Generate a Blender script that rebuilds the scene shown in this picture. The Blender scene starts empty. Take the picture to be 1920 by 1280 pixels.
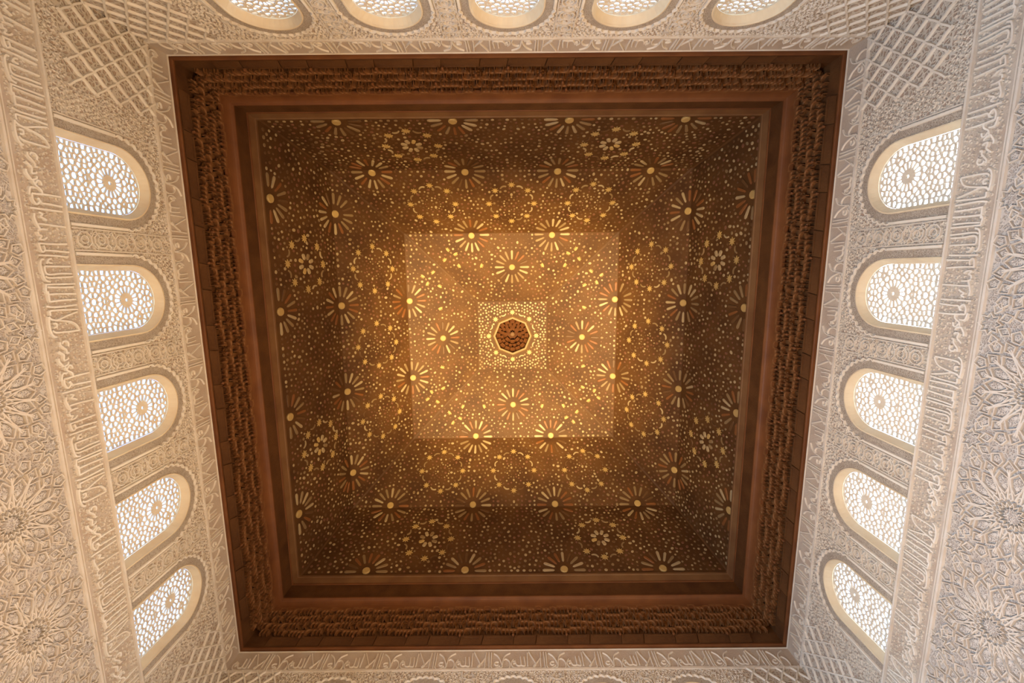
import bpy, math, random
from mathutils import Matrix, Vector

scene = bpy.context.scene
col = scene.collection
rnd = random.Random(7)
PI = math.pi
ZC = 9.557          # height of the cornice foot above the floor
R = 5.65            # half width of the square hall

# ------------------------------------------------------------------ camera
cam_d = bpy.data.cameras.new('camera')
cam_d.sensor_width = 36.0
cam_d.lens = 821.457 / 1920 * 36.0
cam_d.clip_end = 200
cam = bpy.data.objects.new('camera', cam_d)
col.objects.link(cam)
wv = Vector((1.57825920e-01, -4.64064946e-04, -8.33352479e-03))
Rm = Matrix.Rotation(wv.length, 3, wv.normalized())
cm = Matrix.Identity(4)
for r_ in range(3):
    cm[r_][0] = Rm[0][r_]; cm[r_][1] = -Rm[1][r_]; cm[r_][2] = -Rm[2][r_]
CAM = Vector((0.0296, -2.0575, -7.957 + ZC))
cm.translation = CAM
cam.matrix_world = cm
scene.camera = cam

# ------------------------------------------------------------------ sky, exposure
scene.view_settings.view_transform = 'Standard'
scene.view_settings.look = 'None'
scene.view_settings.gamma = 1.0
scene.view_settings.exposure = -0.22
world = bpy.data.worlds.new('sky'); scene.world = world
world.use_nodes = True
wn = world.node_tree
bg = wn.nodes['Background']
sky = wn.nodes.new('ShaderNodeTexSky')
sky.sky_type = 'NISHITA'
sky.sun_disc = False
sky.sun_elevation = math.radians(48)
sky.sun_rotation = math.radians(90)      # sun stands on the +X side
sky.altitude = 700
wn.links.new(sky.outputs[0], bg.inputs[0])
bg.inputs[1].default_value = 1.7

# ------------------------------------------------------------------ lamps and daylight from below
def lamp(name, kind, loc, target, energy, color, **kw):
    d = bpy.data.lights.new(name, kind)
    d.energy = energy; d.color = color
    for k, v in kw.items():
        setattr(d, k, v)
    o = bpy.data.objects.new(name, d); col.objects.link(o)
    o.location = loc
    v = Vector(target) - Vector(loc)
    o.rotation_euler = v.to_track_quat('-Z', 'Y').to_euler()
    return o

WARM = (1.0, 0.59, 0.21)
COOL = (0.47, 0.71, 1.0)
GOLD = (1.0, 0.68, 0.29)
lamp('floor_uplight', 'SPOT', (0.1, 0.3, 0.5), (0.05, 0.0, 15.5), 30000, GOLD, spot_size=math.radians(43), spot_blend=0.9, shadow_soft_size=0.12)
for x, y in ((-3.0, -3.0), (3.0, -3.0), (-3.0, 3.0), (3.0, 3.0)):  # corner spots added to lift the middle tier against the lowest one
    lamp('floor_uplight', 'SPOT', (x, y, 0.5), (x * 0.97, y * 0.97, 15.5), 6500, GOLD, spot_size=math.radians(26), spot_blend=1.0, shadow_soft_size=0.12)
lamp('floor_uplight_wide', 'SPOT', (0.9, 1.2, 0.5), (0.2, 0.6, 15.5), 1300, WARM, spot_size=math.radians(104), spot_blend=1.0, shadow_soft_size=0.2)
# daylight of the tall balcony windows low in the side walls, falling slightly downwards
lamp('balcony_daylight', 'AREA', (-5.4, 0.8, 2.4), (5.4, 0.8, -1.6), 1650, COOL, shape='RECTANGLE', size=7.5, size_y=2.6)
lamp('balcony_daylight', 'AREA', (5.4, 3.0, 2.4), (-5.4, 3.4, -1.6), 170, COOL, shape='RECTANGLE', size=4.0, size_y=2.6)
# unseen warm fill lights, added low on three sides to warm the walls
for x, y, tx, ty, e in ((0, 5.3, 0, -5.3, 480), (5.3, -1.5, -5.3, -1.0, 560), (0, -5.3, 0, 5.3, 130)):
    lamp('warm_wall_fill', 'AREA', (x, y, 3.2), (tx, ty, 1.2), e, WARM, shape='RECTANGLE', size=3.0, size_y=1.4)
scene.cycles.max_bounces = 3
scene.cycles.diffuse_bounces = 2
scene.cycles.glossy_bounces = 2
scene.cycles.transmission_bounces = 0
scene.cycles.volume_bounces = 0
scene.cycles.caustics_reflective = False
scene.cycles.caustics_refractive = False

LOWER= [[(-3.46,-2.52),(-3.49,-2.5),(-3.49,-2.46),(-3.46,-2.44),(-3.42,-2.45)],
[(-3.49,-2.54),(-3.45,-2.54),(-3.38,-2.48),(-3.34,-2.48),(-3.34,-2.45)],
[(-3.38,-2.58),(-3.36,-2.56),(-3.32,-2.52),(-3.26,-2.53),(-3.26,-2.49),(-3.28,-2.47)],
[(-3.29,-2.59),(-3.25,-2.59),(-3.2,-2.56),(-3.18,-2.54),(-3.2,-2.49),(-3.23,-2.48)],
[(-3.17,-2.53),(-3.12,-2.51),(-3.09,-2.47),(-3.06,-2.45),(-3.02,-2.45)],
[(-3.14,-2.51),(-3.18,-2.48),(-3.17,-2.45),(-3.13,-2.44)],
[(-3.0,-2.6),(-3.05,-2.59),(-3.09,-2.57),(-3.09,-2.51)],
[(-3.02,-2.57),(-3.02,-2.53),(-3.03,-2.4),(-3.03,-2.23)],
[(-3.02,-2.57),(-2.95,-2.57),(-2.9,-2.54),(-2.93,-2.5),(-2.97,-2.5),(-2.96,-2.52)],
[(-2.95,-2.49),(-2.92,-2.47),(-2.92,-2.4),(-2.91,-2.23)],
[(-2.85,-2.62),(-2.85,-2.54),(-2.85,-2.41),(-2.85,-2.24)],
[(-2.79,-2.58),(-2.75,-2.59),(-2.7,-2.58),(-2.64,-2.56),(-2.61,-2.55)],
[(-2.81,-2.53),(-2.79,-2.49),(-2.76,-2.52),(-2.74,-2.48),(-2.72,-2.45)],
[(-2.67,-2.56),(-2.67,-2.46),(-2.66,-2.23)],
[(-2.58,-2.58),(-2.54,-2.57),(-2.53,-2.54),(-2.49,-2.57),(-2.49,-2.52),(-2.52,-2.48)],
[(-2.59,-2.58),(-2.61,-2.53),(-2.61,-2.46)],
[(-2.44,-2.6),(-2.44,-2.45),(-2.45,-2.25)],
[(-2.44,-2.59),(-2.37,-2.58),(-2.34,-2.56),(-2.37,-2.53),(-2.42,-2.54)],
[(-2.36,-2.53),(-2.36,-2.47),(-2.35,-2.24)],
[(-2.3,-2.62),(-2.3,-2.47),(-2.29,-2.26)],
[(-2.2,-2.54),(-2.25,-2.51),(-2.26,-2.47)],
[(-2.23,-2.53),(-2.21,-2.5),(-2.21,-2.47)],
[(-2.25,-2.56),(-2.25,-2.59),(-2.21,-2.61),(-2.14,-2.61),(-2.06,-2.6),(-2.0,-2.58),(-1.98,-2.53)],
[(-2.17,-2.57),(-2.17,-2.41),(-2.17,-2.25)],
[(-2.17,-2.57),(-2.1,-2.57),(-2.07,-2.53),(-2.08,-2.4),(-2.08,-2.25)],
[(-2.05,-2.58),(-2.03,-2.52),(-2.04,-2.24)],
[(-1.95,-2.6),(-1.95,-2.42),(-1.95,-2.23)],
[(-1.95,-2.59),(-1.87,-2.6),(-1.83,-2.57)],
[(-1.92,-2.58),(-1.91,-2.43),(-1.91,-2.25)],
[(-1.83,-2.58),(-1.83,-2.42),(-1.82,-2.24)],
[(-1.87,-2.58),(-1.79,-2.58),(-1.75,-2.58)],
[(-1.74,-2.59),(-1.75,-2.42),(-1.75,-2.25)],
[(-1.69,-2.63),(-1.67,-2.52),(-1.68,-2.25)],
[(-1.63,-2.6),(-1.63,-2.44),(-1.62,-2.25)],
[(-1.63,-2.6),(-1.57,-2.6)],
[(-1.59,-2.26),(-1.55,-2.4),(-1.51,-2.53),(-1.53,-2.6),(-1.56,-2.62)],
[(-1.52,-2.6),(-1.49,-2.44),(-1.46,-2.34),(-1.41,-2.29),(-1.36,-2.27)],
[(-1.56,-2.62),(-1.48,-2.63),(-1.4,-2.63),(-1.33,-2.61),(-1.3,-2.57)],
[(-1.47,-2.59),(-1.47,-2.55),(-1.43,-2.55),(-1.42,-2.59)],
[(-1.35,-2.27),(-1.35,-2.44),(-1.36,-2.57),(-1.39,-2.6)]]
UPPER= [[(-2.21,-0.26),(-2.25,-0.32),(-2.25,-0.38),(-2.21,-0.44),(-2.12,-0.46),(-1.91,-0.46),(-1.69,-0.46),(-1.67,-0.42)],
[(-2.22,-0.44),(-2.14,-0.48),(-2.05,-0.49)],
[(-2.23,-0.32),(-2.2,-0.3),(-2.18,-0.34),(-2.22,-0.36)],
[(-2.18,-0.29),(-2.16,-0.36),(-2.13,-0.4),(-2.08,-0.4),(-2.06,-0.36),(-2.07,-0.2)],
[(-2.06,-0.39),(-2.0,-0.41),(-1.98,-0.37),(-2.0,-0.2)],
[(-1.93,-0.41),(-1.93,-0.27),(-1.93,-0.11)],
[(-1.9,-0.09),(-1.84,-0.21),(-1.78,-0.33),(-1.77,-0.39),(-1.8,-0.42),(-1.82,-0.41)],
[(-1.68,-0.24),(-1.74,-0.33),(-1.8,-0.4),(-1.82,-0.42)],
[(-1.66,-0.1),(-1.67,-0.28),(-1.67,-0.4)],
[(-1.6,-0.09),(-1.59,-0.36),(-1.59,-0.46),(-1.64,-0.46)],
[(-1.55,-0.1),(-1.55,-0.35),(-1.55,-0.42),(-1.51,-0.47),(-1.43,-0.45),(-1.37,-0.4)],
[(-1.4,-0.32),(-1.45,-0.32),(-1.48,-0.35),(-1.45,-0.39),(-1.4,-0.38)],
[(-1.5,-0.12),(-1.42,-0.18),(-1.37,-0.27),(-1.34,-0.36),(-1.34,-0.44),(-1.39,-0.44)],
[(-1.17,-0.11),(-1.27,-0.17),(-1.31,-0.26),(-1.32,-0.36),(-1.33,-0.43)],
[(-1.3,-0.27),(-1.25,-0.25),(-1.19,-0.3),(-1.17,-0.39),(-1.2,-0.47),(-1.28,-0.48),(-1.45,-0.49)]]

# ------------------------------------------------------------------ materials
def mat(name, color, rough=0.8, vary=None, scale=6.0, bump=0.0, bscale=40.0, kind='noise', ground=None, gscale=20.0, spec=0.3, width=0.12):
    m = bpy.data.materials.new(name); m.use_nodes = True
    nt = m.node_tree; N = nt.nodes; Lk = nt.links
    b = N['Principled BSDF']
    b.inputs['Roughness'].default_value = rough
    b.inputs['Specular IOR Level'].default_value = spec
    c4 = (*color, 1)
    b.inputs['Base Color'].default_value = c4
    tc = N.new('ShaderNodeTexCoord')
    src = None
    if vary:
        nz = N.new('ShaderNodeTexNoise'); nz.inputs['Scale'].default_value = scale
        nz.inputs['Detail'].default_value = 3
        Lk.new(tc.outputs['Object'], nz.inputs['Vector'])
        mr = N.new('ShaderNodeMapRange'); mr.inputs[1].default_value = 0.35; mr.inputs[2].default_value = 0.68
        Lk.new(nz.outputs['Fac'], mr.inputs[0])
        mx = N.new('ShaderNodeMix'); mx.data_type = 'RGBA'
        mx.inputs[6].default_value = c4; mx.inputs[7].default_value = (*vary, 1)
        Lk.new(mr.outputs[0], mx.inputs[0])
        src = mx.outputs[2]
    if ground:
        nz = N.new('ShaderNodeTexNoise'); nz.inputs['Scale'].default_value = gscale * 0.5
        Lk.new(tc.outputs['Object'], nz.inputs['Vector'])
        va = N.new('ShaderNodeVectorMath'); va.operation = 'MULTIPLY_ADD'
        va.inputs[1].default_value = (0.09,) * 3
        Lk.new(nz.outputs['Color'], va.inputs[0]); Lk.new(tc.outputs['Object'], va.inputs[2])
        vo = N.new('ShaderNodeTexVoronoi'); vo.feature = 'DISTANCE_TO_EDGE'
        vo.inputs['Scale'].default_value = gscale
        Lk.new(va.outputs[0], vo.inputs['Vector'])
        mr = N.new('ShaderNodeMapRange'); mr.interpolation_type = 'SMOOTHSTEP'
        mr.inputs[1].default_value = width * 0.5; mr.inputs[2].default_value = width * 1.6
        Lk.new(vo.outputs['Distance'], mr.inputs[0])
        mx = N.new('ShaderNodeMix'); mx.data_type = 'RGBA'
        mx.inputs[6].default_value = c4; mx.inputs[7].default_value = (*ground, 1)
        if src: Lk.new(src, mx.inputs[6])
        Lk.new(mr.outputs[0], mx.inputs[0])
        src = mx.outputs[2]
        bp = N.new('ShaderNodeBump'); bp.invert = True
        bp.inputs['Strength'].default_value = 0.7; bp.inputs['Distance'].default_value = 0.02
        Lk.new(mr.outputs[0], bp.inputs['Height'])
        Lk.new(bp.outputs[0], b.inputs['Normal'])
    elif bump:
        nz = N.new('ShaderNodeTexNoise'); nz.inputs['Scale'].default_value = bscale
        nz.inputs['Detail'].default_value = 4
        Lk.new(tc.outputs['Object'], nz.inputs['Vector'])
        bp = N.new('ShaderNodeBump'); bp.inputs['Strength'].default_value = bump
        bp.inputs['Distance'].default_value = 0.02
        Lk.new(nz.outputs['Fac'], bp.inputs['Height']); Lk.new(bp.outputs[0], b.inputs['Normal'])
    if src:
        Lk.new(src, b.inputs['Base Color'])
    return m

M = {}
M['stucco'] = mat('carved_stucco', (0.65, 0.59, 0.51), 0.9, vary=(0.56, 0.49, 0.41), scale=1.3, ground=(0.44, 0.34, 0.27), gscale=17, width=0.16)
M['plaster'] = mat('smooth_plaster', (0.68, 0.62, 0.55), 0.9, vary=(0.60, 0.53, 0.46), scale=2.0, bump=0.25, bscale=30)
M['relief'] = mat('relief_stucco', (0.76, 0.70, 0.62), 0.85, vary=(0.67, 0.59, 0.50), scale=3.0, bump=0.2, bscale=60)
M['letter'] = mat('lettering_stucco', (0.84, 0.79, 0.71), 0.85, vary=(0.75, 0.68, 0.59), scale=2.5)
M['band'] = mat('band_ground', (0.57, 0.49, 0.41), 0.9, vary=(0.50, 0.40, 0.32), scale=2.5, bump=0.5, bscale=45)
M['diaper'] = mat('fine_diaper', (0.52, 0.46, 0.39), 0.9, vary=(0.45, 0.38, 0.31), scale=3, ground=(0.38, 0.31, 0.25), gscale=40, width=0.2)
M['reveal'] = mat('reveal_plaster', (0.78, 0.67, 0.49), 0.85, vary=(0.70, 0.57, 0.40), scale=3.0)
M['screen'] = mat('screen_plaster', (0.78, 0.72, 0.62), 0.9, vary=(0.70, 0.60, 0.48), scale=6)
M['carve'] = mat('carved_boss', (0.70, 0.66, 0.61), 0.9, vary=(0.61, 0.55, 0.49), scale=2.0, ground=(0.44, 0.39, 0.35), gscale=30, width=0.14)
M['lowcarve'] = mat('low_carving', (0.62, 0.57, 0.52), 0.9, vary=(0.55, 0.49, 0.43), scale=1.5, ground=(0.48, 0.42, 0.37), gscale=24, width=0.16)
M['wood'] = mat('ceiling_wood', (0.115, 0.052, 0.015), 0.6, vary=(0.072, 0.030, 0.0085), scale=1.6, bump=0.3, bscale=25, spec=0.3)
M['cornice'] = mat('cornice_wood', (0.115, 0.049, 0.016), 0.6, vary=(0.072, 0.028, 0.009), scale=3.0, bump=0.3, bscale=30, spec=0.3)
M['cell'] = mat('cell_wood', (0.23, 0.105, 0.036), 0.6, vary=(0.16, 0.060, 0.021), scale=4.0, bump=0.3, bscale=50, spec=0.3)
M['copper'] = mat('red_wood', (0.19, 0.072, 0.023), 0.55, vary=(0.13, 0.046, 0.015), scale=2.0, spec=0.35)
M['beam'] = mat('pale_beam', (0.21, 0.11, 0.045), 0.6, vary=(0.15, 0.07, 0.028), scale=2.0, spec=0.35)
M['rim'] = mat('octagon_rim_wood', (0.33, 0.21, 0.095), 0.5)
M['cupwood'] = mat('cupola_wood', (0.17, 0.068, 0.024), 0.6, vary=(0.11, 0.038, 0.015), scale=9)
M['bone'] = mat('bone_inlay', (0.42, 0.32, 0.18), 0.45, spec=0.4)
M['pale'] = mat('pale_inlay', (0.26, 0.175, 0.085), 0.45, spec=0.4)
M['pink'] = mat('rose_inlay', (0.19, 0.085, 0.045), 0.5, spec=0.4)
M['tan'] = mat('tan_inlay', (0.13, 0.065, 0.024), 0.5, spec=0.4)
M['gold'] = mat('gold_inlay', (0.48, 0.33, 0.125), 0.45, spec=0.4)
M['orange'] = mat('orange_inlay', (0.22, 0.086, 0.026), 0.5, spec=0.4)
M['floor'] = mat('floor_tile', (0.36, 0.27, 0.20), 0.5, vary=(0.28, 0.21, 0.16), scale=3)

# ------------------------------------------------------------------ mesh helpers
class MB:
    def __init__(s):
        s.v = []; s.f = []; s.m = []
    def add(s, vs, fs, mi=0):
        o = len(s.v); s.v.extend(vs)
        for f in fs:
            s.f.append([o + i for i in f]); s.m.append(mi)
    def mesh(s, name, mats, smooth=False):
        me = bpy.data.meshes.new(name)
        me.from_pydata([tuple(p) for p in s.v], [], s.f)
        if not isinstance(mats, (list, tuple)): mats = [mats]
        for m in mats: me.materials.append(M[m])
        me.polygons.foreach_set('material_index', s.m)
        if smooth: me.polygons.foreach_set('use_smooth', [True] * len(me.polygons))
        me.update()
        return me

def put(name, mesh, parent=None, loc=None, rotz=None, matrix=None, kind=None):
    o = bpy.data.objects.new(name, mesh)
    col.objects.link(o)
    if parent: o.parent = parent
    if matrix is not None: o.matrix_local = matrix
    if loc is not None: o.location = loc
    if rotz is not None: o.rotation_euler = (0, 0, rotz)
    if kind: o['kind'] = kind
    return o

def tag(o, label, cat, kind=None, group=None):
    o['label'] = label; o['category'] = cat
    if kind: o['kind'] = kind
    if group: o['group'] = group
    return o

def box(mb, x0, x1, y0, y1, z0, z1, mi=0):
    vs = [(x0, y0, z0), (x1, y0, z0), (x1, y1, z0), (x0, y1, z0), (x0, y0, z1), (x1, y0, z1), (x1, y1, z1), (x0, y1, z1)]
    mb.add(vs, [(3, 2, 1, 0), (4, 5, 6, 7), (0, 1, 5, 4), (1, 2, 6, 5), (2, 3, 7, 6), (3, 0, 4, 7)], mi)

def prism(mb, poly, h, inset=0.75, base=0.0, mi=0, F=None):
    """low raised piece over a convex or star polygon, bevelled towards its middle"""
    n = len(poly)
    cx = sum(p[0] for p in poly) / n; cy = sum(p[1] for p in poly) / n
    bot = [(p[0], p[1], base) for p in poly]
    mid = [(p[0], p[1], base + h * 0.6) for p in poly]
    top = [(cx + (p[0] - cx) * inset, cy + (p[1] - cy) * inset, base + h) for p in poly]
    vs = bot + mid + top
    if F: vs = [F(*q) for q in vs]
    fs = [(i, (i + 1) % n, n + (i + 1) % n, n + i) for i in range(n)]
    fs += [(n + i, n + (i + 1) % n, 2 * n + (i + 1) % n, 2 * n + i) for i in range(n)]
    fs.append(tuple(range(2 * n, 3 * n)))
    mb.add(vs, fs, mi)

def smooth_path(pts, k=4, closed=False):
    out = []
    n = len(pts)
    if n < 3 and not closed: return list(pts)
    rng = range(n) if closed else range(n - 1)
    for i in rng:
        p1 = pts[i]; p2 = pts[(i + 1) % n]
        p0 = pts[(i - 1) % n] if (closed or i > 0) else p1
        p3 = pts[(i + 2) % n] if (closed or i + 2 < n) else p2
        for j in range(k):
            t = j / k
            out.append(tuple(0.5 * ((2 * b) + (c - a) * t + (2 * a - 5 * b + 4 * c - d) * t * t + (3 * b - a - 3 * c + d) * t ** 3) for a, b, c, d in zip(p0, p1, p2, p3)))
    if not closed: out.append(tuple(pts[-1]))
    return out

def ribbon(mb, pts, w, h, base=0.0, closed=False, flat=True, mi=0, taper=False):
    """raised moulding along a path in the wall plane (x,y), rising to z=base+h"""
    n = len(pts)
    if n < 2: return
    vs = []; per = 4 if flat else 3
    for i, p in enumerate(pts):
        if closed:
            a = pts[(i - 1) % n]; b = pts[(i + 1) % n]
        else:
            a = pts[max(0, i - 1)]; b = pts[min(n - 1, i + 1)]
        dx, dy = b[0] - a[0], b[1] - a[1]
        l = math.hypot(dx, dy) or 1e-6
        nx, ny = -dy / l, dx / l
        ww = w * (0.45 + 0.55 * math.sin(PI * (0.12 + 0.76 * i / max(1, n - 1)))) if taper else w
        if flat:
            for s_, z in ((-.5, base), (-.32, base + h), (.32, base + h), (.5, base)):
                vs.append((p[0] + nx * ww * s_, p[1] + ny * ww * s_, z))
        else:
            for s_, z in ((-.5, base), (0, base + h), (.5, base)):
                vs.append((p[0] + nx * ww * s_, p[1] + ny * ww * s_, z))
    fs = []
    for i in (range(n) if closed else range(n - 1)):
        j = (i + 1) % n
        for q in range(per - 1):
            fs.append((i * per + q + 1, i * per + q, j * per + q, j * per + q + 1))
    if not closed:
        fs.append(tuple(range(per))); fs.append(tuple(reversed(range((n - 1) * per, n * per))))
    mb.add(vs, fs, mi)

def clip_half(poly, a, b, c):
    """keep the side a*x+b*y<=c"""
    out = []
    n = len(poly)
    for i in range(n):
        p = poly[i]; q = poly[(i + 1) % n]
        dp = a * p[0] + b * p[1] - c; dq = a * q[0] + b * q[1] - c
        if dp <= 0: out.append(p)
        if dp * dq < 0:
            t = dp / (dp - dq)
            out.append((p[0] + (q[0] - p[0]) * t, p[1] + (q[1] - p[1]) * t))
    return out

def rot2(p, a):
    c, s = math.cos(a), math.sin(a)
    return (p[0] * c - p[1] * s, p[0] * s + p[1] * c)

def star_poly(n, r1, r2, a0=0.0):
    return [((r1 if i % 2 == 0 else r2) * math.cos(a0 + PI * i / n), (r1 if i % 2 == 0 else r2) * math.sin(a0 + PI * i / n)) for i in range(2 * n)]

def ngon(n, r, a0=0.0, sx=1.0):
    return [(r * sx * math.cos(a0 + 2 * PI * i / n), r * math.sin(a0 + 2 * PI * i / n)) for i in range(n)]

# ------------------------------------------------------------------ floor
mb = MB(); box(mb, -6.2, 6.2, -6.2, 6.2, -0.15, 0.0)
fl = put('floor', mb.mesh('floor', 'floor'))
tag(fl, 'worn stone floor of the square hall far below', 'floor', 'structure')

# ------------------------------------------------------------------ walls (local x along the wall, y up from the cornice foot, z into the hall)
WALLS = {
    'left':  ((0, 1, 0), (1, 0, 0), (-R, 0, ZC)),
    'right': ((0, -1, 0), (-1, 0, 0), (R, 0, ZC)),
    'back':  ((-1, 0, 0), (0, 1, 0), (0, -R, ZC)),
    'front': ((1, 0, 0), (0, -1, 0), (0, R, ZC)),
}
def wall_matrix(side):
    u, n, o = WALLS[side]
    m = Matrix.Identity(4)
    for i in range(3):
        m[i][0] = u[i]; m[i][1] = (0, 0, 1)[i]; m[i][2] = n[i]; m[i][3] = o[i]
    return m

WC = (-3.37, -1.685, 0.0, 1.685, 3.37)     # window centres
HW, SP, SILL = 0.50, -1.30, -2.17          # half width, springing and sill of the opening
NA = 20
def arch_pts(hw, sp, sill, n=NA):
    """outline from the sill left, over the arch, to the sill right"""
    pts = [(-hw, sill), (-hw, (sill + sp) / 2)]
    for i in range(n + 1):
        a = PI - PI * i / n
        pts.append((hw * math.cos(a), sp + hw * math.sin(a)))
    pts += [(hw, (sill + sp) / 2), (hw, sill)]
    return pts

# wall face, cut open for the five windows
mb = MB()
TOP = 0.02
def quad(x0, x1, y0, y1, mi=0, z=0.0):
    mb.add([(x0, y0, z), (x1, y0, z), (x1, y1, z), (x0, y1, z)], [(0, 1, 2, 3)], mi)
quad(-R, R, -0.47, TOP, 1)
xs = [-R]
for c in WC: xs += [c - HW, c + HW]
xs.append(R)
for i in range(0, len(xs), 2):
    quad(xs[i], xs[i + 1], SILL, -0.47, 0)
for c in WC:
    for i in range(NA):
        a0 = PI - PI * i / NA; a1 = PI - PI * (i + 1) / NA
        p0 = (c + HW * math.cos(a0), SP + HW * math.sin(a0)); p1 = (c + HW * math.cos(a1), SP + HW * math.sin(a1))
        mb.add([(p0[0], p0[1], 0), (p1[0], p1[1], 0), (p1[0], -0.47, 0), (p0[0], -0.47, 0)], [(0, 1, 2, 3)], 0)
quad(-R, R, -2.70, SILL, 1)
quad(-R, R, -4.35, -2.70, 3)
quad(-R, R, -ZC, -4.35, 2)
# outer shell so the wall has its thickness
T = -0.20
for i in range(0, len(xs), 2):
    quad(xs[i], xs[i + 1], SILL, -0.47, 2, T)
quad(-R - .4, R + .4, -ZC, SILL, 2, T); quad(-R - .4, R + .4, -0.47, 1.0, 2, T)
wall_me = mb.mesh('wall', ['stucco', 'band', 'plaster', 'lowcarve'])

# moulding strips along the wall
def strip_mesh(name, y, w, h, m='relief'):
    b = MB(); ribbon(b, [(-R, 0), (R, 0)], w, h); return b.mesh(name, m)
mould_me = strip_mesh('moulding', 0, 0.05, 0.028)
mould2_me = strip_mesh('moulding_wide', 0, 0.042, 0.03)
top_mould_me = strip_mesh('top_moulding', 0, 0.022, 0.015)

# lettering units (one phrase, repeated)
def unit_mesh(name, strokes, u0, w, h):
    b = MB()
    for s in strokes:
        p = smooth_path([(x - u0, y) for x, y in s], 4)
        ribbon(b, p, w, h, taper=False)
    return b.mesh(name, 'letter')
up_me = unit_mesh('upper_inscription', UPPER, -2.25, 0.023, 0.022)
lo_me = unit_mesh('lower_inscription', LOWER, -3.60, 0.030, 0.030)

# lattice ribs in the corners: slope 1.25, vertical spacing 0.36
def clip_line(x0, y0, sl, xa, xb, ya, yb):
    ts = []
    x1, x2 = xa, xb
    yl = lambda x: y0 + sl * (x - x0)
    lo, hi = min(ya, yb), max(ya, yb)
    xlo = x0 + (lo - y0) / sl; xhi = x0 + (hi - y0) / sl
    a, b_ = sorted((xlo, xhi))
    x1 = max(x1, a); x2 = min(x2, b_)
    if x2 - x1 < 0.06: return None
    return (x1, yl(x1)), (x2, yl(x2))
rib_mes = []
for s_ in (-1, 1):
    for fam in (1, -1):
        for k in range(-5, 10):
            y0 = -0.77 - 0.36 * k
            seg = clip_line(-R, y0, 1.25 * fam, -R + 0.01, -4.48, -1.87, -0.47)
            if not seg: continue
            (xa, ya), (xb, yb) = seg
            pts = []
            for i in range(17):
                t = i / 16
                x = xa + (xb - xa) * t; y = ya + (yb - ya) * t
                wob = 0.008 * math.sin(2 * PI * (x + R) / 0.144)
                pts.append((x * -s_, y + wob))
            b = MB(); ribbon(b, pts, 0.036, 0.030)
            rib_mes.append(b.mesh('lattice_rib', 'letter'))

# carved scrollwork too fine to pick apart
def in_windows(x, y):
    for c in WC:
        dx = abs(x - c)
        if dx < 0.72 and y < SP and y > SILL - 0.02 and dx < 0.72:
            return True
        if y >= SP and math.hypot(x - c, y - SP) < 0.69: return True
    return False
def scroll(b, x, y, s, rr):
    a0 = rr.uniform(0, 2 * PI); d = rr.choice((-1, 1)); turn = rr.uniform(3.2, 5.6)
    pts = []
    for i in range(8):
        t = i / 7
        r = s * (0.5 - 0.36 * t); a = a0 + d * turn * t
        pts.append((x + r * math.cos(a), y + r * math.sin(a)))
    ribbon(b, pts, s * 0.24, 0.014 + rr.random() * 0.008, flat=False)
scr = MB(); r2_ = random.Random(3)
st = 0.064
ny = int(1.68 / st); nx = int(2 * R / st)
for j in range(ny):
    for i in range(nx):
        x = -R + (i + 0.5 + 0.5 * (j % 2)) * st + r2_.uniform(-.012, .012); y = -2.15 + (j + .5) * st + r2_.uniform(-.012, .012)
        if abs(x) > R - .02 or in_windows(x, y): continue
        if abs(x) > 4.47 and y > -1.88: continue
        scroll(scr, x, y, st * r2_.uniform(0.85, 1.15), r2_)
for j in range(7):
    for i in range(nx):
        x = -R + (i + 0.5 + 0.5 * (j % 2)) * st; y = -2.66 + (j + .5) * st
        scroll(scr, x + r2_.uniform(-.012, .012), y + r2_.uniform(-.012, .012), st * r2_.uniform(0.7, 1.0), r2_)
scroll_me = scr.mesh('carved_scrollwork', 'relief')

# medallions in the narrow panels between the windows
b = MB()
for yy in (-0.80, -1.12, -1.44, -1.76, -2.0):
    ribbon(b, [(p[0], p[1] + yy) for p in ngon(8, 0.105, PI / 8)], 0.022, 0.03, closed=True)
    ribbon(b, [(p[0], p[1] + yy) for p in ngon(10, 0.05)], 0.018, 0.03, closed=True)
    for sx in (-1, 1):
        ribbon(b, [(p[0] + sx * 0.105, p[1] + yy + .15) for p in ngon(8, 0.03)], 0.014, 0.03, closed=True)
        ribbon(b, smooth_path([(sx * 0.04, yy + 0.10), (sx * 0.11, yy + 0.16), (sx * 0.04, yy + 0.22)], 4), 0.018, 0.03)
medal_me = b.mesh('medallion_panel', 'relief')

# strapwork stars below the lettering
def piece(name, poly, h, m='carve', inset=0.78):
    """carved boss inside a raised border of its own"""
    b = MB()
    n_ = len(poly); cx = sum(p[0] for p in poly) / n_; cy = sum(p[1] for p in poly) / n_
    prism(b, [(cx + (p[0] - cx) * 0.72, cy + (p[1] - cy) * 0.72) for p in poly], h, 0.8, 0.0, 0)
    ribbon(b, poly, 0.024, h + 0.008, closed=True, mi=1)
    return b.mesh(name, [m, 'relief'])
def strap(name, L_, w=0.024, h=0.030):
    b = MB(); ribbon(b, [(-L_ / 2, 0), (L_ / 2, 0)], w, h); return b.mesh(name, 'relief')
g_star = piece('star_boss', star_poly(16, 0.150, 0.105), 0.03)
g_kite = piece('kite_boss', [(0.17, 0), (0.215, -0.026), (0.255, 0), (0.215, 0.026)], 0.016)
g_petal = piece('petal_boss', [(0.25, 0), (0.32, -0.052), (0.42, -0.072), (0.50, 0), (0.42, 0.072), (0.32, 0.052)], 0.022)
g_outer = piece('outer_kite_boss', [(0.47, 0), (0.535, -0.062), (0.62, 0), (0.535, 0.062)], 0.02)
g_pent = piece('pentagon_boss', [(0.55, 0), (0.60, -0.062), (0.69, -0.045), (0.69, 0.045), (0.60, 0.062)], 0.02)
g_small = piece('small_star_boss', star_poly(8, 0.13, 0.085), 0.022)
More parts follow.
